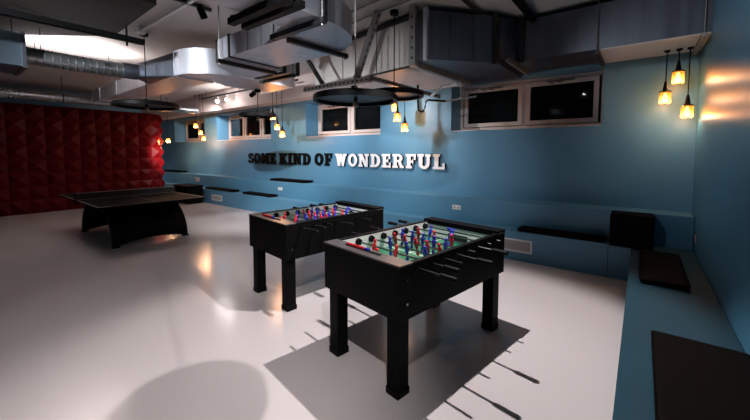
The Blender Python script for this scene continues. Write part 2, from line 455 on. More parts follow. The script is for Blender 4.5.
write(['SOME', 'KIND', 'OF'], -9.48, -5.89, 1.285, .305, M['letter_b'], None, 'black', 'black letters on the back wall', .035)
write(['WONDERFUL'], -5.76, -2.90, 1.29, .29, M['letter_b'], M['letter_w'], 'white', 'white letters on the back wall', .055)

# ------------------------------------------------------------------ foosball tables
def foosball():
    W, L = .82, 1.39
    root = thing('foosball_table', (0, 0, 0), '', 'football table', 'table football tables')
    x, y = W / 2, L / 2
    c = MB(); t = .03; z0, z1 = .535, .895
    c.box(-x, -x + t, -y, y, z0, z1, bev=.003); c.box(x - t, x, -y, y, z0, z1, bev=.003)
    c.box(-x + t, x - t, -y, -y + t, z0, z1, bev=.003); c.box(-x + t, x - t, y - t, y, z0, z1, bev=.003)
    c.box(-x + t, x - t, -y + t, y - t, z0 + .02, z0 + .04)
    c.build('cabinet', M['black'], root)
    ye = y - .125
    for s in (-1, 1):
        e = MB(); a, b_ = sorted((s * ye, s * (y + .004)))
        e.box(-x - .004, x + .004, a, b_, .893, .905, bev=.003); e.box(-x + t, x - t, *sorted((s * (ye + .002), s * (y - t))), .74, .893)
        end = e.build('end_rim', M['rim'], root)
        g = MB(); g.box(-.11, .11, *sorted((s * (ye - .002), s * (ye + .001))), .74, .82); g.build('goal', M['hole'], end)
        if s > 0:
            ra = MB(); ra.box(-x - .004, x + .004, ye - .004, y + .004, .9052, .925, bev=.003); ra.box(-x + .045, x - .045, ye - .008, ye - .004, .88, .925); ra.build('raised_cap', M['black'], end)
            continue
        k = MB(); yy = s * (y - .075)
        k.box(-.22, .16, yy - .012, yy + .012, .905, .911); k.build('score_rail', M['rubber'], end)
        for q in range(10):
            bd = MB(); xx = -.20 + q * .026; bd.tube([(xx - .009, yy, .918), (xx + .009, yy, .918)], .009, 10)
            bd.build('score_bead', M['p_red'] if q < 8 else M['p_blue'], end, smooth=True)
    for s in (-1, 1):
        r_ = MB(); r_.box(*sorted((s * (x - .036), s * (x + .002))), -ye, ye, .893, .903, bev=.002)
        r_.build('side_rim', M['black_metal'], root)
    f = MB(); f.box(-x + t, x - t, -ye, ye, .73, .74); fo = f.build('playing_field', M['pitch'], root)
    l = MB(); lz0, lz1 = .7403, .7412
    l.box(-x + .045, x - .045, -.006, .006, lz0, lz1)
    n = 28
    for k in range(n):
        a0, a1 = 2 * PI * k / n, 2 * PI * (k + 1) / n
        l.prism([(.12 * math.cos(a0), .12 * math.sin(a0)), (.12 * math.cos(a1), .12 * math.sin(a1)), (.11 * math.cos(a1), .11 * math.sin(a1)), (.11 * math.cos(a0), .11 * math.sin(a0))], lz0, lz1)
    for s in (-1, 1):
        l.box(-.19, .19, *sorted((s * (ye - .2), s * (ye - .19))), lz0, lz1)
        for sx in (-1, 1): l.box(*sorted((sx * .2, sx * .19)), *sorted((s * ye, s * (ye - .2))), lz0, lz1)
    l.build('pitch_lines', M['white'], fo)
    w = MB()
    for s in (-1, 1): w.box(*sorted((s * (x - t - .006), s * (x - t))), -ye, ye, .74, .892)
    w.box(-x + t, -.11, -ye, -ye + .006, .74, .885); w.box(.11, x - t, -ye, -ye + .006, .74, .885); w.box(-.11, .11, -ye, -ye + .006, .82, .885)
    w.box(-x + t, -.11, ye - .006, ye, .74, .885); w.box(.11, x - t, ye - .006, ye, .74, .885); w.box(-.11, .11, ye - .006, ye, .82, .885)
    w.build('inner_lining', M['inner'], root)
    for sx in (-1, 1):
        for sy in (-1, 1):
            lg = MB(); lx, ly = sx * (x - .085), sy * (y - .075); h = .052
            lg.box(lx - h, lx + h, ly - h, ly + h, .045, z0 + .005, bev=.004)
            lo = lg.build('leg', M['black'], root)
            ft = MB(); q = h + .006; ft.box(lx - q, lx + q, ly - q, ly + q, 0, .05, bev=.006); ft.build('foot', M['black_metal'], lo)
    # rods
    order = [('red', 1), ('red', 2), ('blue', 3), ('red', 5), ('blue', 5), ('red', 3), ('blue', 2), ('blue', 1)]
    sp = {1: [0], 2: [-.12, .12], 3: [-.185, 0, .185], 5: [-.24, -.12, 0, .12, .24]}
    slide = [.03, -.05, .05, .02, -.03, -.02, -.06, -.05]
    tilt = [.15, -.2, .1, .25, -.1, .05, -.3, .9]
    zr = .855
    xi = x - t
    for i, (colr, n) in enumerate(order):
        yy = -.525 + .15 * i; hs = 1 if colr == 'red' else -1; o_ = slide[i]
        rod = MB()
        xa, xb = -hs * (x + .10) + o_, hs * (x + .17) + o_
        rod.tube([(min(xa, xb), yy, zr), (max(xa, xb), yy, zr)], .0075, 10)
        ro = rod.build('rod', M['chrome'], root, smooth=True)
        hd = MB(); b0 = hs * (x + .15) + o_
        hd.tube([(b0 + hs * d, yy, zr) for d in (0, .004, .02, .06, .10, .122, .128)], [.010, .014, .0175, .016, .0175, .0165, .008], 12)
        hd.build('handle', M['rubber'], ro, smooth=True)
        for s in (-1, 1):
            bu = MB(); bu.tube([(s * (xi - .034), yy, zr), (s * (xi - .008), yy, zr)], [.026, .030], 16); bu.build('bumper', M['rubber'], ro, smooth=True)
            be = MB(); be.tube([(s * (x + .001), yy, zr), (s * (x + .006), yy, zr)], .017, 14); be.build('bearing', M['black_metal'], ro)
        for px in sp[n]:
            pl = MB(); c0 = px + o_
            mt = Matrix.Translation((c0, yy, zr)) @ Matrix.Rotation(tilt[i], 4, 'X')
            pl.lathe([(0, -.100), (.013, -.098), (.0135, -.084), (.010, -.078), (.0095, -.05), (.015, -.028), (.0175, -.008), (.0195, .012), (.017, .022), (.008, .026), (.0075, .031), (.0125, .036), (.0145, .045), (.0125, .054), (0, .060)], n=14, sx=1.12, sy=.8, mtx=mt)
            pl.build('player_figure', M['p_red'] if colr == 'red' else M['p_blue'], ro, smooth=True, ang=60)
    for (sx, sy) in ((1, -1), (-1, -1), (1, 1), (-1, 1)):
        bo = MB(); xx = sx * x
        bo.tube([(xx, sy * (y - .07), .80), (xx + sx * .004, sy * (y - .07), .80)], .010, 12); bo.tube([(xx, sy * (y - .07), .64), (xx + sx * .004, sy * (y - .07), .64)], .010, 12)
        bo.build('bolt', M['chrome'], root)
    ba = MB(); ba.lathe([(0, -.017), (.0085, -.0147), (.0147, -.0085), (.017, 0), (.0147, .0085), (.0085, .0147), (0, .017)], c=(.20, -ye + .06, .757), n=16)
    return root, ba
t1, ball = foosball()
t1['label'] = 'black football table nearest the camera with green pitch and casting a dark shadow'
t2 = copy_tree(t1)
t2['label'] = 'black football table standing farther back to the left of the nearest one'
t1.location = (-1.462, 2.50, 0); t1.rotation_euler = (0, 0, math.radians(-9))
t2.location = (-3.06, 2.83, 0); t2.rotation_euler = (0, 0, math.radians(-7.5))
ball = ball.build('foosball_ball', M['yellow'], smooth=True)
ball.location = t1.location; ball.rotation_euler = t1.rotation_euler
tag(ball, 'small yellow ball lying on the green pitch of the nearest football table', 'ball')

# ------------------------------------------------------------------ table tennis table
r = thing('table_tennis_table', (-7.95, 2.33, 0), 'black table tennis table on an arched base in front of the red padded wall', 'table')
Y0, Y1 = 1.50, 3.15
for (a, c) in ((-9.32, -7.955), (-7.945, -6.58)):
    b = MB(); b.box(a, c, Y0, Y1, .725, .76, bev=.004); o = b.build('tabletop', M['tt_top'], r)
    l = MB(); z0, z1 = .7602, .7612
    l.box(a, c, Y0, Y0 + .02, z0, z1); l.box(a, c, Y1 - .02, Y1, z0, z1); l.box(a, a + .02, Y0 + .02, Y1 - .02, z0, z1); l.box(c - .02, c, Y0 + .02, Y1 - .02, z0, z1); l.box(a + .02, c - .02, 2.332, 2.338, z0, z1)
    l.build('court_lines', M['tt_line'], o)
b = MB(); n = 32; outer = []; inner = []
for k in range(n + 1):
    a = PI * k / n
    outer.append((-7.95 + 1.0 * math.cos(a), .725 * math.sin(a) ** .9)); inner.append((-7.95 + .93 * math.cos(a), .655 * math.sin(a) ** .9))
yb0, yb1 = 1.76, 2.96
def edge_cut(k, yy):   # raise the lower edge between the feet into a shallow arch
    return 0
bm = b.bm; m_ = 10
def rows(prof):
    out = []
    for j in range(m_ + 1):
        v = j / m_; yy = yb0 + (yb1 - yb0) * v
        lift = .085 * math.sin(PI * v) ** .7 if 0 < v < 1 else 0
        row = []
        for (px, pz) in prof:
            z = lift + pz * (1 - lift / .725)
            # pull in x so the raised edge follows the arch
            dx = px + 7.95
            row.append(bm.verts.new((-7.95 + dx * (1 - lift * .10), yy, z)))
        out.append(row)
    return out
ro_, ri_ = rows(outer), rows(inner)
for j in range(m_):
    for k in range(n):
        bm.faces.new((ro_[j][k], ro_[j][k + 1], ro_[j + 1][k + 1], ro_[j + 1][k])); bm.faces.new((ri_[j][k + 1], ri_[j][k], ri_[j + 1][k], ri_[j + 1][k + 1]))
    for k in (0, n): bm.faces.new((ro_[j][k], ro_[j + 1][k], ri_[j + 1][k], ri_[j][k]))
for k in range(n):
    for j in (0, m_): bm.faces.new((ro_[j][k], ro_[j][k + 1], ri_[j][k + 1], ri_[j][k]))
b.build('arched_base', M['black'], r, smooth=True)
for xx in (-8.93, -6.97):
    for yy in (1.80, 2.92):
        f = MB(); f.box(xx - .05, xx + .05, yy - .05, yy + .05, 0, .02); f.build('foot', M['black_metal'], r)
b = MB(); b.box(-7.953, -7.947, 1.51, 3.14, .765, .875); net = b.build('net', M['net'], r)
b = MB(); b.box(-7.957, -7.943, 1.51, 3.14, .872, .884); b.build('net_tape', M['tt_line'], net)
for yy in (1.49, 3.16):
    p = MB(); p.tube([(-7.95, yy, .70), (-7.95, yy, .886)], .009, 10); p.box(-7.98, -7.92, min(yy, yy + (.13 if yy < 2 else -.13)), max(yy, yy + (.13 if yy < 2 else -.13)), .70, .724); p.build('net_post', M['black_metal'], r)

# ------------------------------------------------------------------ ducts
def arc(cx, cy, rr, a0, a1, n=10):
    return [(cx + rr * math.cos(math.radians(a0 + (a1 - a0) * k / n)), cy + rr * math.sin(math.radians(a0 + (a1 - a0) * k / n))) for k in range(n + 1)]
def rect_duct(left, right, z0, z1, name, m, parent):
    # left/right: plan polylines of the two sides, same length not required
    s = MB(); s.prism(list(left) + list(right)[::-1], z0, z1); return s.build(name, m, parent, smooth=True, ang=25)
def strap_ring(parent, p0, p1, z0, z1, t=.04, e=.025, name='flange', m='strap'):
    # a rectangular collar around a duct whose cross-section runs from plan point p0 to p1
    s = MB(); a = Vector((*p0, 0)); c = Vector((*p1, 0)); d = (c - a).normalized(); nn = Vector((-d.y, d.x, 0))
    a2 = a - d * e; c2 = c + d * e
    for (pa, pb, za, zb) in ((a2, c2, z0 - e, z0), (a2, c2, z1, z1 + e), (a2, a, z0 - e, z1 + e), (c, c2, z0 - e, z1 + e)):
        pts = [pa - nn * t / 2, pb - nn * t / 2, pb + nn * t / 2, pa + nn * t / 2]
        s.prism([(q.x, q.y) for q in pts], za, zb)
    return s.build(name, M[m], parent)

# S-shaped duct (nearer)
Z2, T2 = 2.70, 2.935
r = thing('ventilation_duct', (-3.0, 2.4, Z2), 'bright S shaped rectangular metal duct with two rounded elbows, nearest the camera', 'duct')
left = [(-2.50, -1.2), (-2.50, 2.1), (-3.85, 2.1)] + [(p[0], p[1]) for p in arc(-3.85, 2.75, .65, 270, 180, 12)] + [(-4.50, 3.2)]
right = [(-2.09, -1.2), (-2.09, 2.1)] + arc(-2.74, 2.1, .65, 0, 90, 14) + [(-3.85, 2.75), (-3.85, 3.2)]
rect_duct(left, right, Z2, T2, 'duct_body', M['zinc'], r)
strap_ring(r, (-2.50, 2.02), (-2.09, 2.02), Z2, T2, .03, .012)
strap_ring(r, (-2.50, .9), (-2.09, .9), Z2, T2, .03, .012)
strap_ring(r, (-3.72, 2.1), (-3.72, 2.75), Z2, T2, .03, .012)
strap_ring(r, (-4.05, 2.13), (-4.05, 2.75), Z2, T2, .025, .012)
strap_ring(r, (-4.50, 2.95), (-3.85, 2.95), Z2, T2, .05, .014)
strap_ring(r, (-4.50, 3.18), (-3.85, 3.18), Z2, T2, .05, .014)
for k, xx in enumerate((-3.35, -3.1, -2.9)):
    s = MB(); s.box(xx - .004, xx + .004, 2.094, 2.1, Z2, T2); s.build('seam', M['zinc_dark'], r)

def trapeze(p0, p1, z, top, label, rods=(True, True), m='strap', w=.045):
    c = ((p0[0] + p1[0]) / 2, (p0[1] + p1[1]) / 2, z)
    r = thing('support_bracket', c, label, 'bracket', 'steel brackets carrying the ducts')
    b = MB(); b.bar((*p0, z), (*p1, z), w, w); b.build('channel', M[m], r)
    d = (Vector((*p1, 0)) - Vector((*p0, 0))).normalized()
    for q, sg, on in ((p0, 1, rods[0]), (p1, -1, rods[1])):
        if not on: continue
        e = Vector((*q, z)) + d * (.03 * sg)
        s = MB(); s.tube([e - Vector((0, 0, .04)), (e.x, e.y, top)], .006, 8); s.build('threaded_rod', M['strut'], r)
        nn = MB(); nn.tube([e - Vector((0, 0, .035)), e - Vector((0, 0, .022))], .014, 6); nn.build('nut', M['strut'], r)
    return r
trapeze((-2.72, 1.95), (-2.02, 1.95), Z2 - .036, ZC, 'black steel bar under the duct run just before its right elbow')
trapeze((-2.68, 2.1), (-2.62, 2.86), Z2 - .0235, ZC, 'black steel bar under the right elbow of the S shaped duct', (False, True))
trapeze((-3.88, 2.04), (-3.88, 2.84), Z2 - .036, ZC, 'black steel bar under the left elbow of the S shaped duct')
trapeze((-4.56, 3.06), (-3.78, 3.06), Z2 - .036, ZC, 'black steel bar under the S shaped duct behind its left elbow')
trapeze((-2.85, .62), (-2.0, .62), Z2 - .024, ZC, 'black steel bar under the duct run overhead at the top edge of the photo')

r = thing('black_channel', (-2.3, 1.58, 2.66), 'pair of black channels under the overhead duct near the top edge', 'bracket')
for (yy, zz) in ((1.52, 2.66), (1.64, 2.66)):
    b = MB(); b.box(-2.66, -1.93, yy - .03, yy + .03, zz - .02, zz + .03); b.build('channel', M['black_metal'], r)
for xx in (-2.60, -1.98):
    b = MB(); b.box(xx - .02, xx + .02, 1.49, 1.67, 2.69, 2.699); b.tube([(xx, 1.58, 2.70), (xx, 1.58, ZC)], .006, 6); b.build('hanger', M['strap'], r)

# left duct with spiral branches
Z1, T1 = 2.85, 3.12
r = thing('ventilation_duct', (-8, 2.8, Z1), 'rectangular metal duct at the left with one rounded corner joined to spiral ducts', 'duct')
T1B = 3.24
s = MB()      # straight run along the room, growing taller towards the elbow
for (x0, x1, ta, tb) in ((-10.75, -7.2, T1, T1 + .02), (-7.2, -6.0, T1 + .02, T1B)):
    v = [s.bm.verts.new(p) for p in ((x0, 2.45, Z1), (x0, 3.05, Z1), (x0, 3.05, ta), (x0, 2.45, ta), (x1, 2.45, Z1), (x1, 3.05, Z1), (x1, 3.05, tb), (x1, 2.45, tb))]
    for f in ((0, 1, 2, 3), (7, 6, 5, 4), (0, 4, 5, 1), (1, 5, 6, 2), (2, 6, 7, 3), (3, 7, 4, 0)): s.bm.faces.new([v[q] for q in f])
s.build('straight_run', M['zinc'], r)
left = [(-5.999, 3.05), (-5.95, 3.05), (-6.2, 3.4), (-6.2, 4.3)]
right = [(-5.999, 2.45), (-5.9, 2.45)] + arc(-5.9, 3.05, .60, 270, 360, 14) + [(-5.3, 4.3)]
rect_duct(left, right, Z1, T1B, 'elbow_run', M['zinc'], r)
strap_ring(r, (-6.0, 2.45), (-6.0, 3.05), Z1, T1B, .035, .018, m='zinc')
strap_ring(r, (-8.9, 2.45), (-8.9, 3.05), Z1, T1 + .01, .035, .018, m='zinc')
strap_ring(r, (-10.1, 2.45), (-10.1, 3.05), Z1, T1, .035, .018, m='zinc')
s = MB()
n = 24; ring1 = []; ring2 = []
cx, cz = -6.86, 2.985
for k in range(n):
    a = 2 * PI * k / n; ring1.append(s.bm.verts.new((cx + .125 * math.cos(a), 2.16, cz + .125 * math.sin(a))))
    ca, sa = math.cos(a), math.sin(a); q = 1 / max(abs(ca), abs(sa)); ring2.append(s.bm.verts.new((-6.58 + .53 * ca * q, 2.449, 3.045 + .19 * sa * q)))
for k in range(n): s.bm.faces.new((ring1[k], ring1[(k + 1) % n], ring2[(k + 1) % n], ring2[k]))
s.build('round_adapter', M['zinc_dark'], r, smooth=True)

def spiral(name, x, z, rad, y0, y1, label, pitch=.085):
    r = thing(name, (x, (y0 + y1) / 2, z - rad), label, 'duct')
    pts, rs = [], []; n = int((y1 - y0) / pitch)
    for i in range(n):
        y = y0 + i * pitch
        for (dy, dr) in ((0, 0), (.068, 0), (.072, .006), (.081, .006)):
            pts.append((x, min(y + dy, y1), z)); rs.append(rad + dr)
    s = MB(); s.tube(pts, rs, 24); s.build('spiral_tube', M['spiral'], r, smooth=True, ang=50)
    return r
r = spiral('spiral_duct', -6.83, 2.965, .118, .78, 2.0, 'upper round spiral duct between the grey plenum box and the rectangular duct')
c = MB(); c.tube([(-6.83, 1.96, 2.968), (-6.83, 2.17, 2.975)], .13, 24); c.build('collar', M['zinc_dark'], r, smooth=True)
for yy in (1.0,):
    c = MB(); c.tube([(-6.83, yy, 3.08), (-6.83, yy, 3.379)], .005, 6); c.build('hanger_rod', M['strap'], r)
r = spiral('spiral_duct', -11.35, 2.945, .105, -1.2, 5.32, 'long lower round spiral duct running past above the red padded wall')
for yy in (.3, 2.0, 4.2):
    c = MB(); c.tube([(-11.35, yy, 3.05), (-11.35, yy, ZC)], .007, 6); c.build('hanger_rod', M['strap'], r)
    c = MB(); c.tube([(-11.35, yy - .012, 2.945), (-11.35, yy + .012, 2.945)], .114, 24); c.build('clamp_ring', M['strap'], r)
r = thing('plenum_box', (-7, .2, 2.76), 'plain grey metal plenum box at the left edge feeding a spiral duct', 'duct')
b = MB(); b.box(-7.35, -6.56, -.6, .80, 2.765, 3.20, bev=.004); b.build('box_body', M['zinc_blue'], r)
for xx in (-7.3, -6.62):
    b = MB(); b.tube([(xx, .7, 3.2), (xx, .7, 3.379)], .006, 6); b.build('hanger_rod', M['strap'], r)
b = MB(); b.box(-7.37, -6.54, .775, .815, 2.745, 2.765); b.box(-7.37, -6.54, .775, .815, 3.2, 3.22); b.box(-6.56, -6.54, .775, .815, 2.765, 3.2); b.build('flange', M['zinc_dark'], r)

# white boxed duct, angled duct and wall duct
ZB, TB = 2.88, 3.42
ZW, TW = 2.80, 3.41
r = thing('boxed_duct', (-3.9, 5.1, ZB), 'large white boxed duct hanging above the two disc lamps', 'duct')
b = MB(); b.prism([(-4.82, 4.38), (-2.52, 4.05), (-2.52, 5.86), (-4.82, 5.86)], ZW, TW); b.build('box_body', M['board'], r)
for (x0, y0) in ((-3.2, 4.148), (-4.0, 4.262)):
    b = MB(); b.box(x0 - .006, x0 + .006, y0 - .006, y0 + .004, ZW, TW); b.build('seam', M['zinc_dark'], r)
b = MB(); b.bar((-4.82, 4.375, ZW - .012), (-2.52, 4.045, ZW - .012), .02, .024); b.build('edge_strip', M['strap'], r)
b = MB(); b.bar((-4.82, 4.37, TW + .03), (-2.52, 4.04, TW + .03), .06, .06); b.build('top_strip', M['strap'], r)
r = thing('angled_duct', (-1.9, 4.8, ZW), 'dark grey angled duct piece joining the white boxed duct to the wall duct', 'duct')
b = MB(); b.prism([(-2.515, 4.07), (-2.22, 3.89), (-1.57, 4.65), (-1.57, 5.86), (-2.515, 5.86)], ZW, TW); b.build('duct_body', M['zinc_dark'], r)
d = Vector((.65, .76, 0)).normalized(); nn = Vector((.76, -.65, 0)).normalized()
b = MB(); p = Vector((-2.22, 3.89, 0)); b.bar(p + nn * .012 + Vector((0, 0, ZW - .02)), p + nn * .012 + Vector((0, 0, TW + .02)), .05, .05); b.build('flange', M['zinc'], r)
b = MB(); p = Vector((-1.60, 4.62, 0)); b.bar(p + nn * .012 + Vector((0, 0, ZW - .02)), p + nn * .012 + Vector((0, 0, TW + .02)), .05, .05); b.build('flange', M['strap'], r)
for k in (.33, .66):
    p = Vector((-2.22 + .65 * k, 3.89 + .76 * k, 0)) + nn * .003
    b = MB(); b.bar(p + Vector((0, 0, ZW)), p + Vector((0, 0, TW)), .006, .006); b.build('seam', M['strap'], r)
r = thing('wall_duct', (-.5, 5.4, ZB), 'big dark rectangular duct along the top of the back wall into the right corner', 'duct')
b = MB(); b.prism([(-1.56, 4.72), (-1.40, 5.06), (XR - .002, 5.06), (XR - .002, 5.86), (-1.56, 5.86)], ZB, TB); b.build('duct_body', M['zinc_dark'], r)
for xx in (-.9, -.5, -.05, .25):
    strap = MB(); strap.box(xx - .004, xx + .004, 5.054, 5.06, ZB, TB); strap.build('seam', M['zinc_dark'], r)
b = MB(); b.box(-.50, XR - .003, 5.065, 5.855, ZB - .014, ZB); b.build('bottom_board', M['board_gloss'], r)
b = MB(); b.box(-1.40, -1.33, 5.02, 5.06, ZB - .03, TB + .03); b.build('flange', M['strap'], r)

def strut_post(x, y, z0, z1, w, label, m='strut'):
    r = thing('strut_post', (x, y, z0), label, 'bracket')
    b = MB(); b.box(x - w / 2, x + w / 2, y - w / 2, y + w / 2, z0, z1); b.build('channel', M[m], r)
    for k in range(int((z1 - z0) / .13)):
        z = z0 + .08 + k * .13
        h = MB(); h.box(x - .012, x + .012, y - w / 2 - .002, y - w / 2 + .001, z, z + .035); h.build('slot', M['hole'], r)
strut_post(-2.40, 3.90, ZW - .06, ZC, .09, 'dark slotted steel post at the corner of the white boxed duct')
trapeze((-.48, 5.0), (-.48, 5.87), ZB - .035, ZC, 'black strap hanger under the wall duct at the right window')
trapeze((.47, 5.0), (.47, 5.87), ZB - .035, ZC, 'metal hanger under the wall duct above the three amber pendants', m='strut')
trapeze((-1.48, 4.80), (-1.48, 5.85), ZB - .024, ZC, 'steel channel under the joint of angled and wall ducts', (False, False), 'strut')
trapeze((-2.42, 3.96), (-2.32, 5.60), ZW - .03, ZC, 'long steel channel crossing under the right end of the white boxed duct', (False, False), 'strut', .06)

def perforated(p0, p1, w, label, m='strut', hm='hole', n=14, group='perforated steel channels'):
    p0, p1 = Vector(p0), Vector(p1); c = (p0 + p1) / 2
    r = thing('perforated_channel', c, label, 'bracket', group)
    b = MB(); b.bar(p0, p1, w, w); b.build('channel', M[m], r)
    d = (p1 - p0).normalized(); u = Vector((0, 0, 1)) if abs(d.z) < .8 else Vector((0, 1, 0))
    a = d.cross(u).normalized()
    if a.dot(Vector((0, 0, 1.6)) - c) < 0: a = -a
    if abs(d.z) < .8 and a.dot(Vector((0, 0, 1.6)) - c) < 0: a = -a
    for k in range(n):
        p = p0 + (p1 - p0) * ((k + .5) / n)
        h = MB(); h.bar(p + a * (w / 2 - .001) - d * .018, p + a * (w / 2 - .001) + d * .018, .004, w * .3, up=u); h.build('slot', M[hm], r)
perforated((-4.25, 3.66, 2.60), (-2.93, 3.66, 2.60), .075, 'white perforated channel above the large disc lamp', 'strut_white', n=16)
perforated((-2.88, 3.62, 2.60), (-2.88, 5.55, 2.60), .055, 'grey perforated channel running back from the white one above the second disc lamp', n=20)
perforated((-3.25, 3.74, 2.655), (-2.86, 3.74, ZC), .07, 'long slanted slotted strut between the lamp cables and the ceiling', n=10)
perforated((-3.93, 3.75, 2.645), (-4.60, 3.75, ZC), .05, 'slanted dark strut left of the large disc lamp', 'strap', n=7)
r = thing('drain_pipe', (-3.0, 5.3, 2.3), 'thin black U bent drain pipe below the steel channels by the right window', 'pipe')
b = MB(); Yp = 5.3
b.tube([(-3.17, Yp, ZW), (-3.16, Yp, 2.40), (-3.14, Yp, 2.35), (-3.09, Yp, 2.33), (-3.04, Yp, 2.35), (-3.02, Yp, 2.40), (-3.0, Yp, 2.50), (-2.96, Yp, 2.52), (-2.62, Yp, 2.47)], .018, 10); b.build('bent_tube', M['black_metal'], r, smooth=True)
b = MB(); b.tube([(-2.62, Yp, 2.47), (-2.1, Yp, 2.50)], .016, 10); b.build('grey_end', M['strut'], r, smooth=True)
r = thing('white_conduit', (-2.2, 5.0, 2.66), 'short white conduit hanging beneath the angled duct at the window corner', 'pipe')
b = MB(); b.tube([(-2.72, 4.98, 2.52), (-2.62, 4.98, 2.60), (-2.53, 4.98, 2.65), (-2.35, 4.98, 2.66), (-2.26, 4.98, 2.66)], .022, 10); b.build('tube', M['white'], r, smooth=True)
b = MB(); b.tube([(-2.22, 4.98, ZW), (-2.22, 4.98, 2.45)], .008, 8); b.lathe([(0, -.02), (.02, -.012), (.02, .012), (0, .02)], (-2.22, 4.98, 2.44), 10); b.box(-2.29, -2.20, 4.96, 5.0, 2.64, 2.69); b.build('hanger_rod', M['strut'], r, smooth=True)

# pipes, rail, acoustic panel and bar at the ceiling
def pipe(name, pts, rad, m, label, cat='pipe'):
    s = MB(); s.tube(pts, rad, 12); return tag(s.build(name, m, smooth=True), label, cat)
pipe('ceiling_pipe', [(-1.22, .5, 3.40), (-1.22, 5.0, 3.40)], .05, M['black_metal'], 'thick black pipe under the ceiling running to the wall duct')
pipe('ceiling_pipe', [(-1.75, .5, 3.44), (-1.75, 4.8, 3.44)], .028, M['strap'], 'thinner dark pipe under the ceiling beside the thick black one')
pipe('ceiling_pipe', [(-4.9, 3.95, 3.46), (-2.2, 3.62, 3.46)], .014, M['strut'], 'grey pipe at the ceiling in front of the white boxed duct')
pipe('ceiling_pipe', [(-4.9, 3.7, 3.47), (-2.2, 3.37, 3.47)], .012, M['strut'], 'slim grey pipe at the ceiling above the large disc lamp')
r = thing('conduit_rail', (-4, 2.0, 3.45), 'thin white conduit rail along the ceiling ending in a junction box', 'rail')
b = MB(); b.box(-6.0, -1.9, 1.99, 2.03, 3.44, 3.47); b.build('rail', M['white'], r)
b = MB(); b.box(-6.16, -6.0, 1.95, 2.07, 3.42, 3.50, bev=.005); b.build('junction_box', M['white'], r)
tag(MB().prism([(-7.68, .69), (-6.42, 1.76), (-4.66, 1.72), (-4.66, -2.), (-7.68, -2.)], 3.38, 3.44).build('acoustic_panel', M['wood_wool']), 'dark wood wool acoustic panel under the ceiling at the top left', 'panel')
r = thing('hanging_bar', (-5.72, 1.2, 3.17), 'black bar hanging below the acoustic panel', 'bar')
b = MB(); b.box(-5.77, -5.68, -.8, 1.93, 3.16, 3.23, bev=.004); b.build('housing', M['black_metal'], r)
for yy in (.3, 1.72):
    b = MB(); b.tube([(-5.725, yy, 3.10), (-5.725, yy, 3.379)], .014, 8); b.build('hanger', M['black_metal'], r)

# ------------------------------------------------------------------ disc lamps
def disc(cx, cy, z, R_, label, ztop=ZC, wire='black_metal', wr=.007):
    r = thing('disc_pendant', (cx, cy, z), label, 'lamp', 'black disc pendant lamps')
    s = MB(); h = .075
    s.lathe([(0, h), (R_ * .6, h), (R_ - .015, h - .01), (R_, h - .025), (R_, .0), (R_ - .045, 0), (R_ - .045, h - .03), (0, h - .03)], (cx, cy, z), 56)
    sh = s.build('shade', M['black_metal'], r, smooth=True, ang=30)
    u = MB(); u.lathe([(0, h - .032), (R_ - .046, h - .032), (R_ - .046, h - .036), (0, h - .036)], (cx, cy, z), 56); u.build('reflector', M['disc_in'], sh)
    c = MB(); c.tube([(cx, cy, z + h), (cx, cy, ztop - .05)], wr, 8); c.build('cable', M[wire], r)
    c = MB(); c.lathe([(0, -.055), (.05, -.055), (.06, -.045), (.06, 0), (0, 0)], (cx, cy, ztop), 20); c.build('canopy', M['black_metal'], r)
    c = MB(); c.lathe([(0, h + .06), (.03, h + .055), (.045, h), (0, h - .002)], (cx, cy, z), 16); c.build('hub', M['black_metal'], r)
    c = MB(); c.lathe([(0, h - .03), (.022, h - .03), (.022, h - .08), (0, h - .085)], (cx, cy, z), 14); c.build('lamp_holder', M['black_metal'], r)
    c = MB(); c.lathe([(0, -.012), (.02, -.008), (.034, -.038), (.034, -.058), (.02, -.080), (0, -.088)], (cx, cy, z + .01), 16); c.build('bulb', M['bulb_dim'], r, smooth=True)
    return r
disc(-2.573, 2.945, 2.19, .475, 'largest black disc lamp, hanging in front of the white boxed duct', wire='white')
disc(-2.68, 3.86, 2.36, .40, 'black disc lamp half hidden behind the largest disc')
disc(-6.05, 3.98, 2.32, .35, 'small black disc lamp hanging in front of the three pane window', Z1)
disc(-6.28, 2.12, 2.335, .46, 'black disc lamp hanging before the top of the red padded wall')

# ------------------------------------------------------------------ amber pendants
def pendant(cx, cy, z, top, label, group, s_=1., wall=0):
    r = thing('pendant_lamp', (cx, cy, z), label, 'lamp', group)
    c = MB(); c.tube([(cx, cy, z + .20 * s_), (cx, cy, top - .02)], .006, 8); c.build('cable', M['black_metal'], r)
    c = MB(); c.lathe([(0, 0), (.03, 0), (.03, -.02), (0, -.02)], (cx, cy, top), 12); c.build('ceiling_cup', M['black_metal'], r)
    c = MB(); c.lathe([(0, .21 * s_), (.012 * s_, .20 * s_), (.022 * s_, .14 * s_), (.030 * s_, .09 * s_), (.060 * s_, .078 * s_), (.062 * s_, .068 * s_), (0, .066 * s_)], (cx, cy, z), 18); c.build('socket', M['black_metal'], r, smooth=True)
    c = MB(); c.lathe([(.056 * s_, .068 * s_), (.060 * s_, .05 * s_), (.060 * s_, -.06 * s_), (.050 * s_, -.075 * s_), (.046 * s_, -.072 * s_), (.055 * s_, -.058 * s_), (.055 * s_, .05 * s_), (.052 * s_, .068 * s_)], (cx, cy, z), 20); c.build('glass_shade', M['amber'], r, smooth=True)
    c = MB(); c.lathe([(0, .06 * s_), (.013 * s_, .055 * s_), (.016 * s_, .03 * s_), (.032 * s_, .0), (.032 * s_, -.02 * s_), (.02 * s_, -.043 * s_), (0, -.05 * s_)], (cx, cy, z), 16); c.build('bulb', M['bulb'], r, smooth=True)
    return r
PL = []
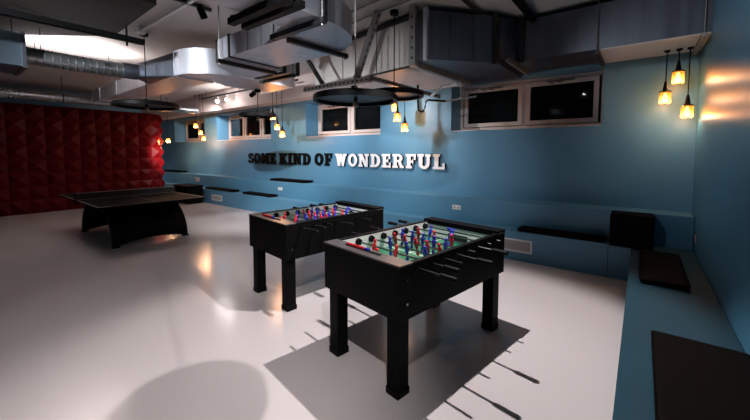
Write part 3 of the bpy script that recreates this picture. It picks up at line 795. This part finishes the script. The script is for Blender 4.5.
for (x, y, z, t, l) in (
    (0.199, 5.6, 2.291, ZB - .014, 'amber glass pendant, left one of the corner trio at the right wall'),
    (0.311, 5.6, 2.524, ZB - .014, 'amber glass pendant hanging highest in the corner trio at the right wall'),
    (0.410, 5.6, 2.106, ZB - .014, 'amber glass pendant hanging lowest in the corner trio at the right wall')):
    pendant(x, y, z, t, l, 'amber pendants in the right corner'); PL.append((x, y, z, 4.))
for (x, y, z, t, l) in (
    (-3.70, 5.35, 2.46, ZW - .001, 'amber pendant bulb, highest of the middle trio, beside the large disc rim'),
    (-3.55, 5.22, 2.254, ZW - .001, 'amber pendant bulb in the middle trio between its higher and lower neighbours'),
    (-3.475, 5.35, 2.075, ZW - .001, 'amber pendant bulb hanging lowest in the middle trio before the blue wall')):
    pendant(x, y, z, t, l, 'amber pendants in the middle'); PL.append((x, y, z, 5.))
for (x, y, z, t, l) in (
    (-7.27, 5.2, 2.50, ZC, 'amber pendant bulb, highest of the trio right of the three pane window'),
    (-7.10, 5.2, 2.24, ZC, 'amber pendant bulb in the trio right of the three pane window, at middle height'),
    (-6.90, 5.2, 2.06, ZC, 'amber pendant bulb hanging lowest right of the three pane window')):
    pendant(x, y, z, t, l, 'amber pendants right of the three pane window'); PL.append((x, y, z, 8.))
for (x, y, z, t, l) in (
    (-11.85, 5.42, 2.506, ZC, 'amber pendant bulb, highest of the trio at the far left window'),
    (-11.51, 5.42, 2.266, ZC, 'amber pendant bulb at middle height in the trio at the far left window'),
    (-11.32, 5.42, 2.079, ZC, 'amber pendant bulb hanging lowest in the trio at the far left window'),
    (-13.0, 5.0, 2.02, ZC, 'single amber pendant bulb glowing beside the rounded end of the red wall')):
    pendant(x, y, z, t, l, 'amber pendants at the far left'); PL.append((x, y, z, 8. if x > -12.5 else 30.))

# ------------------------------------------------------------------ track with spotlights
r = thing('light_track', (-9, 5.28, 3.3), 'thin dark light track below the ceiling at the far left windows', 'track')
b = MB(); b.box(-11.1, -6.4, 5.26, 5.30, 3.28, 3.32); b.build('rail', M['strap'], r)
for xx in (-10.8, -8.9, -6.8):
    b = MB(); b.tube([(xx, 5.28, 3.32), (xx, 5.28, ZC)], .006, 6); b.build('hanger', M['strap'], r)
def spot_head(x, y, z, aim, label, body='black_metal', lens='lens_soft', top=None, rad=.045, hood=.03):
    d = (Vector(aim) - Vector((x, y, z))).normalized(); p = Vector((x, y, z))
    r = thing('spotlight', (x, y, z), label, 'lamp', 'track spotlights')
    s = MB(); s.tube([p - d * .13, p - d * .125, p, p + d * hood], [rad * .8, rad, rad, rad], 18, cap=False); s.tube([p - d * .131, p - d * .129], rad * .8, 18); s.build('housing', M[body], r, smooth=True)
    l = MB(); l.tube([p + d * .0005, p + d * .004], rad * .85, 18); l.build('lens', M[lens], r)
    k = MB(); k.tube([p - d * .06, (x - d.x * .06, y - d.y * .06, top)], .010, 8); k.build('stem', M[body], r)
    return r
CAMP = (0, 0, 1.62)
spot_head(-10.0, 5.22, 3.12, (-7, 1.8, 1.0), 'glowing white spotlight, left one on the far track', 'white', 'lens', 3.28, .055, .002)
spot_head(-9.5, 5.24, 3.13, (-6, 2, 0.9), 'glowing white spotlight, right beside the left one on the far track', 'white', 'lens', 3.28, .05, .002)
spot_head(-8.3, 5.28, 3.14, (-12.5, 4.7, 1.5), 'black spotlight hanging on the right part of the far track', 'black_metal', 'lens_soft', 3.28, .06)
r = thing('light_track', (-1.42, 1.2, 3.4), 'black light track under the ceiling above the near football table', 'track')
b = MB(); b.box(-1.44, -1.40, -2.5, 3.6, 3.44, 3.48); b.build('rail', M['strap'], r)
for yy in (-2.0, .5, 3.0):
    b = MB(); b.tube([(-1.42, yy, 3.48), (-1.42, yy, ZC)], .008, 6); b.build('hanger', M['strap'], r)
r = thing('light_track', (-4.4, 1.5, 3.4), 'short black light track under the ceiling left of the S shaped duct', 'track')
b = MB(); b.box(-4.52, -4.48, -2.0, 2.3, 3.44, 3.48); b.build('rail', M['strap'], r)
for yy in (-1.5, 1.0):
    b = MB(); b.tube([(-4.50, yy, 3.48), (-4.50, yy, ZC)], .008, 6); b.build('hanger', M['strap'], r)

def spot(name, loc, aim, energy, ang, blend, rad, col=(1, .93, .9)):
    l = bpy.data.lights.new(name, 'SPOT'); l.energy = energy; l.spot_size = math.radians(ang); l.spot_blend = blend
    l.shadow_soft_size = rad; l.color = col
    o = bpy.data.objects.new(name, l); COL.objects.link(o); o.location = loc
    o.rotation_euler = (Vector(aim) - Vector(loc)).to_track_quat('-Z', 'Y').to_euler()
    return o
def point(name, loc, energy, rad, col):
    l = bpy.data.lights.new(name, 'POINT'); l.energy = energy; l.shadow_soft_size = rad; l.color = col
    o = bpy.data.objects.new(name, l); COL.objects.link(o); o.location = loc; return o
WARM = (1., .60, .38); PINK = (1., .91, .89); COOL = (.94, .97, 1.)
def lamp(loc, aim, energy, ang, blend, rad, label, col=PINK, top=3.44):
    spot_head(*loc, aim, label, top=top)
    d = (Vector(aim) - Vector(loc)).normalized()
    return spot('spot_light', Vector(loc) + d * .02, aim, energy, ang, blend, rad, col)
lamp((-1.42, 2.85, 3.03), (-1.5, 2.45, 0), 330, 90, .34, .016, 'black spotlight on the track directly above the near football table')
lamp((-1.42, -.5, 3.38), (-3.6, 5.9, 1.0), 260, 44, .8, .03, 'black spotlight on the near track throwing the shadow of the largest disc', COOL)
lamp((-4.50, -.8, 3.34), (-4.6, 5.9, 1.3), 520, 40, .9, .03, 'black spotlight on the short track aimed at the white wall letters', COOL)
lamp((-4.50, -1.5, 3.30), (-8.0, 5.9, 1.8), 1050, 46, .9, .03, 'black spotlight on the short track aimed at the black wall letters', COOL)
lamp((-4.50, 2.2, 3.36), (-4.2, 3.6, 0), 150, 62, .9, .03, 'black spotlight on the short track aimed past the farther football table')
lamp((-4.50, .6, 3.32), (-3.6, 1.3, 0), 18, 80, 1., .04, 'black spotlight on the short track aimed at the open floor')
lamp((-4.62, 3.72, 3.18), (-7.4, 4.7, 0), 380, 56, 1., .04, 'black spotlight behind the S shaped duct lighting the far floor', top=ZC)
lamp((-4.0, 4.62, 2.70), (-3.7, 5.9, 1.55), 80, 120, 1., .03, 'black spotlight under the white boxed duct facing the white letters', COOL, top=ZW)
lamp((-4.70, 4.75, 2.70), (-6.8, 5.9, 1.5), 95, 120, 1., .03, 'black spotlight under the left end of the white boxed duct', COOL, top=ZW)
lamp((-.15, .31, 3.38), (-2.5, .8, 0), 290, 62, .9, .012, 'black spotlight under the ceiling above the camera', top=ZC)
lamp((-1.42, .8, 3.32), (.53, 4.3, 2.4), 110, 48, 1., .03, 'added black spotlight on the near track brightening the right wall', COOL)  # extra fill spot, added to lift the right wall
lamp((-1.42, 1.2, 3.36), (-2.9, 2.75, .85), 110, 34, .8, .015, 'added black spotlight on the near track brightening the insides of the football tables')  # added spot that brightens the white inner walls of both tables
disc(-.785, .50, 2.3, .14, 'small black disc lamp hanging close above the camera', wr=.0022)
point('spot_glow', (-9.93, 5.08, 3.05), 6, .03, PINK)
point('spot_glow', (-9.43, 5.08, 3.05), 8, .03, PINK)
spot('spot_light', (-10.06, 5.2, 3.04), (-13.4, 5.9, 1.3), 260, 80, 1., .03, PINK)
spot('spot_light', (-8.35, 5.26, 3.11), (-12.75, 4.85, 1.6), 3500, 18, .8, .03, PINK)
r = thing('linear_uplight', (-8.0, 1.6, 3.14), 'thin black linear uplight hanging behind the upper spiral duct', 'lamp')
b = MB(); b.box(-8.04, -7.96, .95, 2.25, 3.14, 3.185); b.build('housing', M['black_metal'], r)
b = MB(); b.box(-8.03, -7.97, .97, 2.23, 3.1855, 3.189); b.build('diffuser', M['lens_soft'], r)
for yy in (1.1, 2.1):
    b = MB(); b.tube([(-8.0, yy, 3.185), (-8.0, yy, ZC)], .005, 6); b.build('hanger', M['black_metal'], r)
l = bpy.data.lights.new('uplight_strip', 'AREA'); l.shape = 'RECTANGLE'; l.size = .06; l.size_y = 1.24; l.energy = 45; l.color = PINK
o = bpy.data.objects.new('uplight_strip', l); COL.objects.link(o); o.location = (-8.0, 1.6, 3.195); o.rotation_euler = (PI, 0, 0)
for (x, y, z, k) in PL: point('bulb_light', (x, y, z - .064), k, .02, WARM)

# ------------------------------------------------------------------ world, camera
w = bpy.data.worlds.new('night'); scene.world = w; w.use_nodes = True
w.node_tree.nodes['Background'].inputs['Color'].default_value = (.02, .03, .05, 1)
w.node_tree.nodes['Background'].inputs['Strength'].default_value = .05
cam = bpy.data.cameras.new('camera'); co = bpy.data.objects.new('camera', cam); COL.objects.link(co)
cam.sensor_fit = 'HORIZONTAL'; cam.sensor_width = 36; cam.lens = 342 / 750 * 36; cam.shift_y = -36.24 / 750; cam.clip_start = .05
co.location = (0, 0, 1.62); co.rotation_euler = (math.radians(90 - 3.64), 0, math.radians(37.92))
scene.camera = co
vs = scene.view_settings
scene.display_settings.display_device = 'sRGB'
vs.view_transform = 'Standard'; vs.look = 'None'; vs.gamma = 1.; vs.use_curve_mapping = False; vs.exposure = .45
scene.cycles.use_denoising = True
scene.cycles.caustics_reflective = False; scene.cycles.caustics_refractive = False
scene.cycles.max_bounces = 8; scene.cycles.transparent_max_bounces = 12
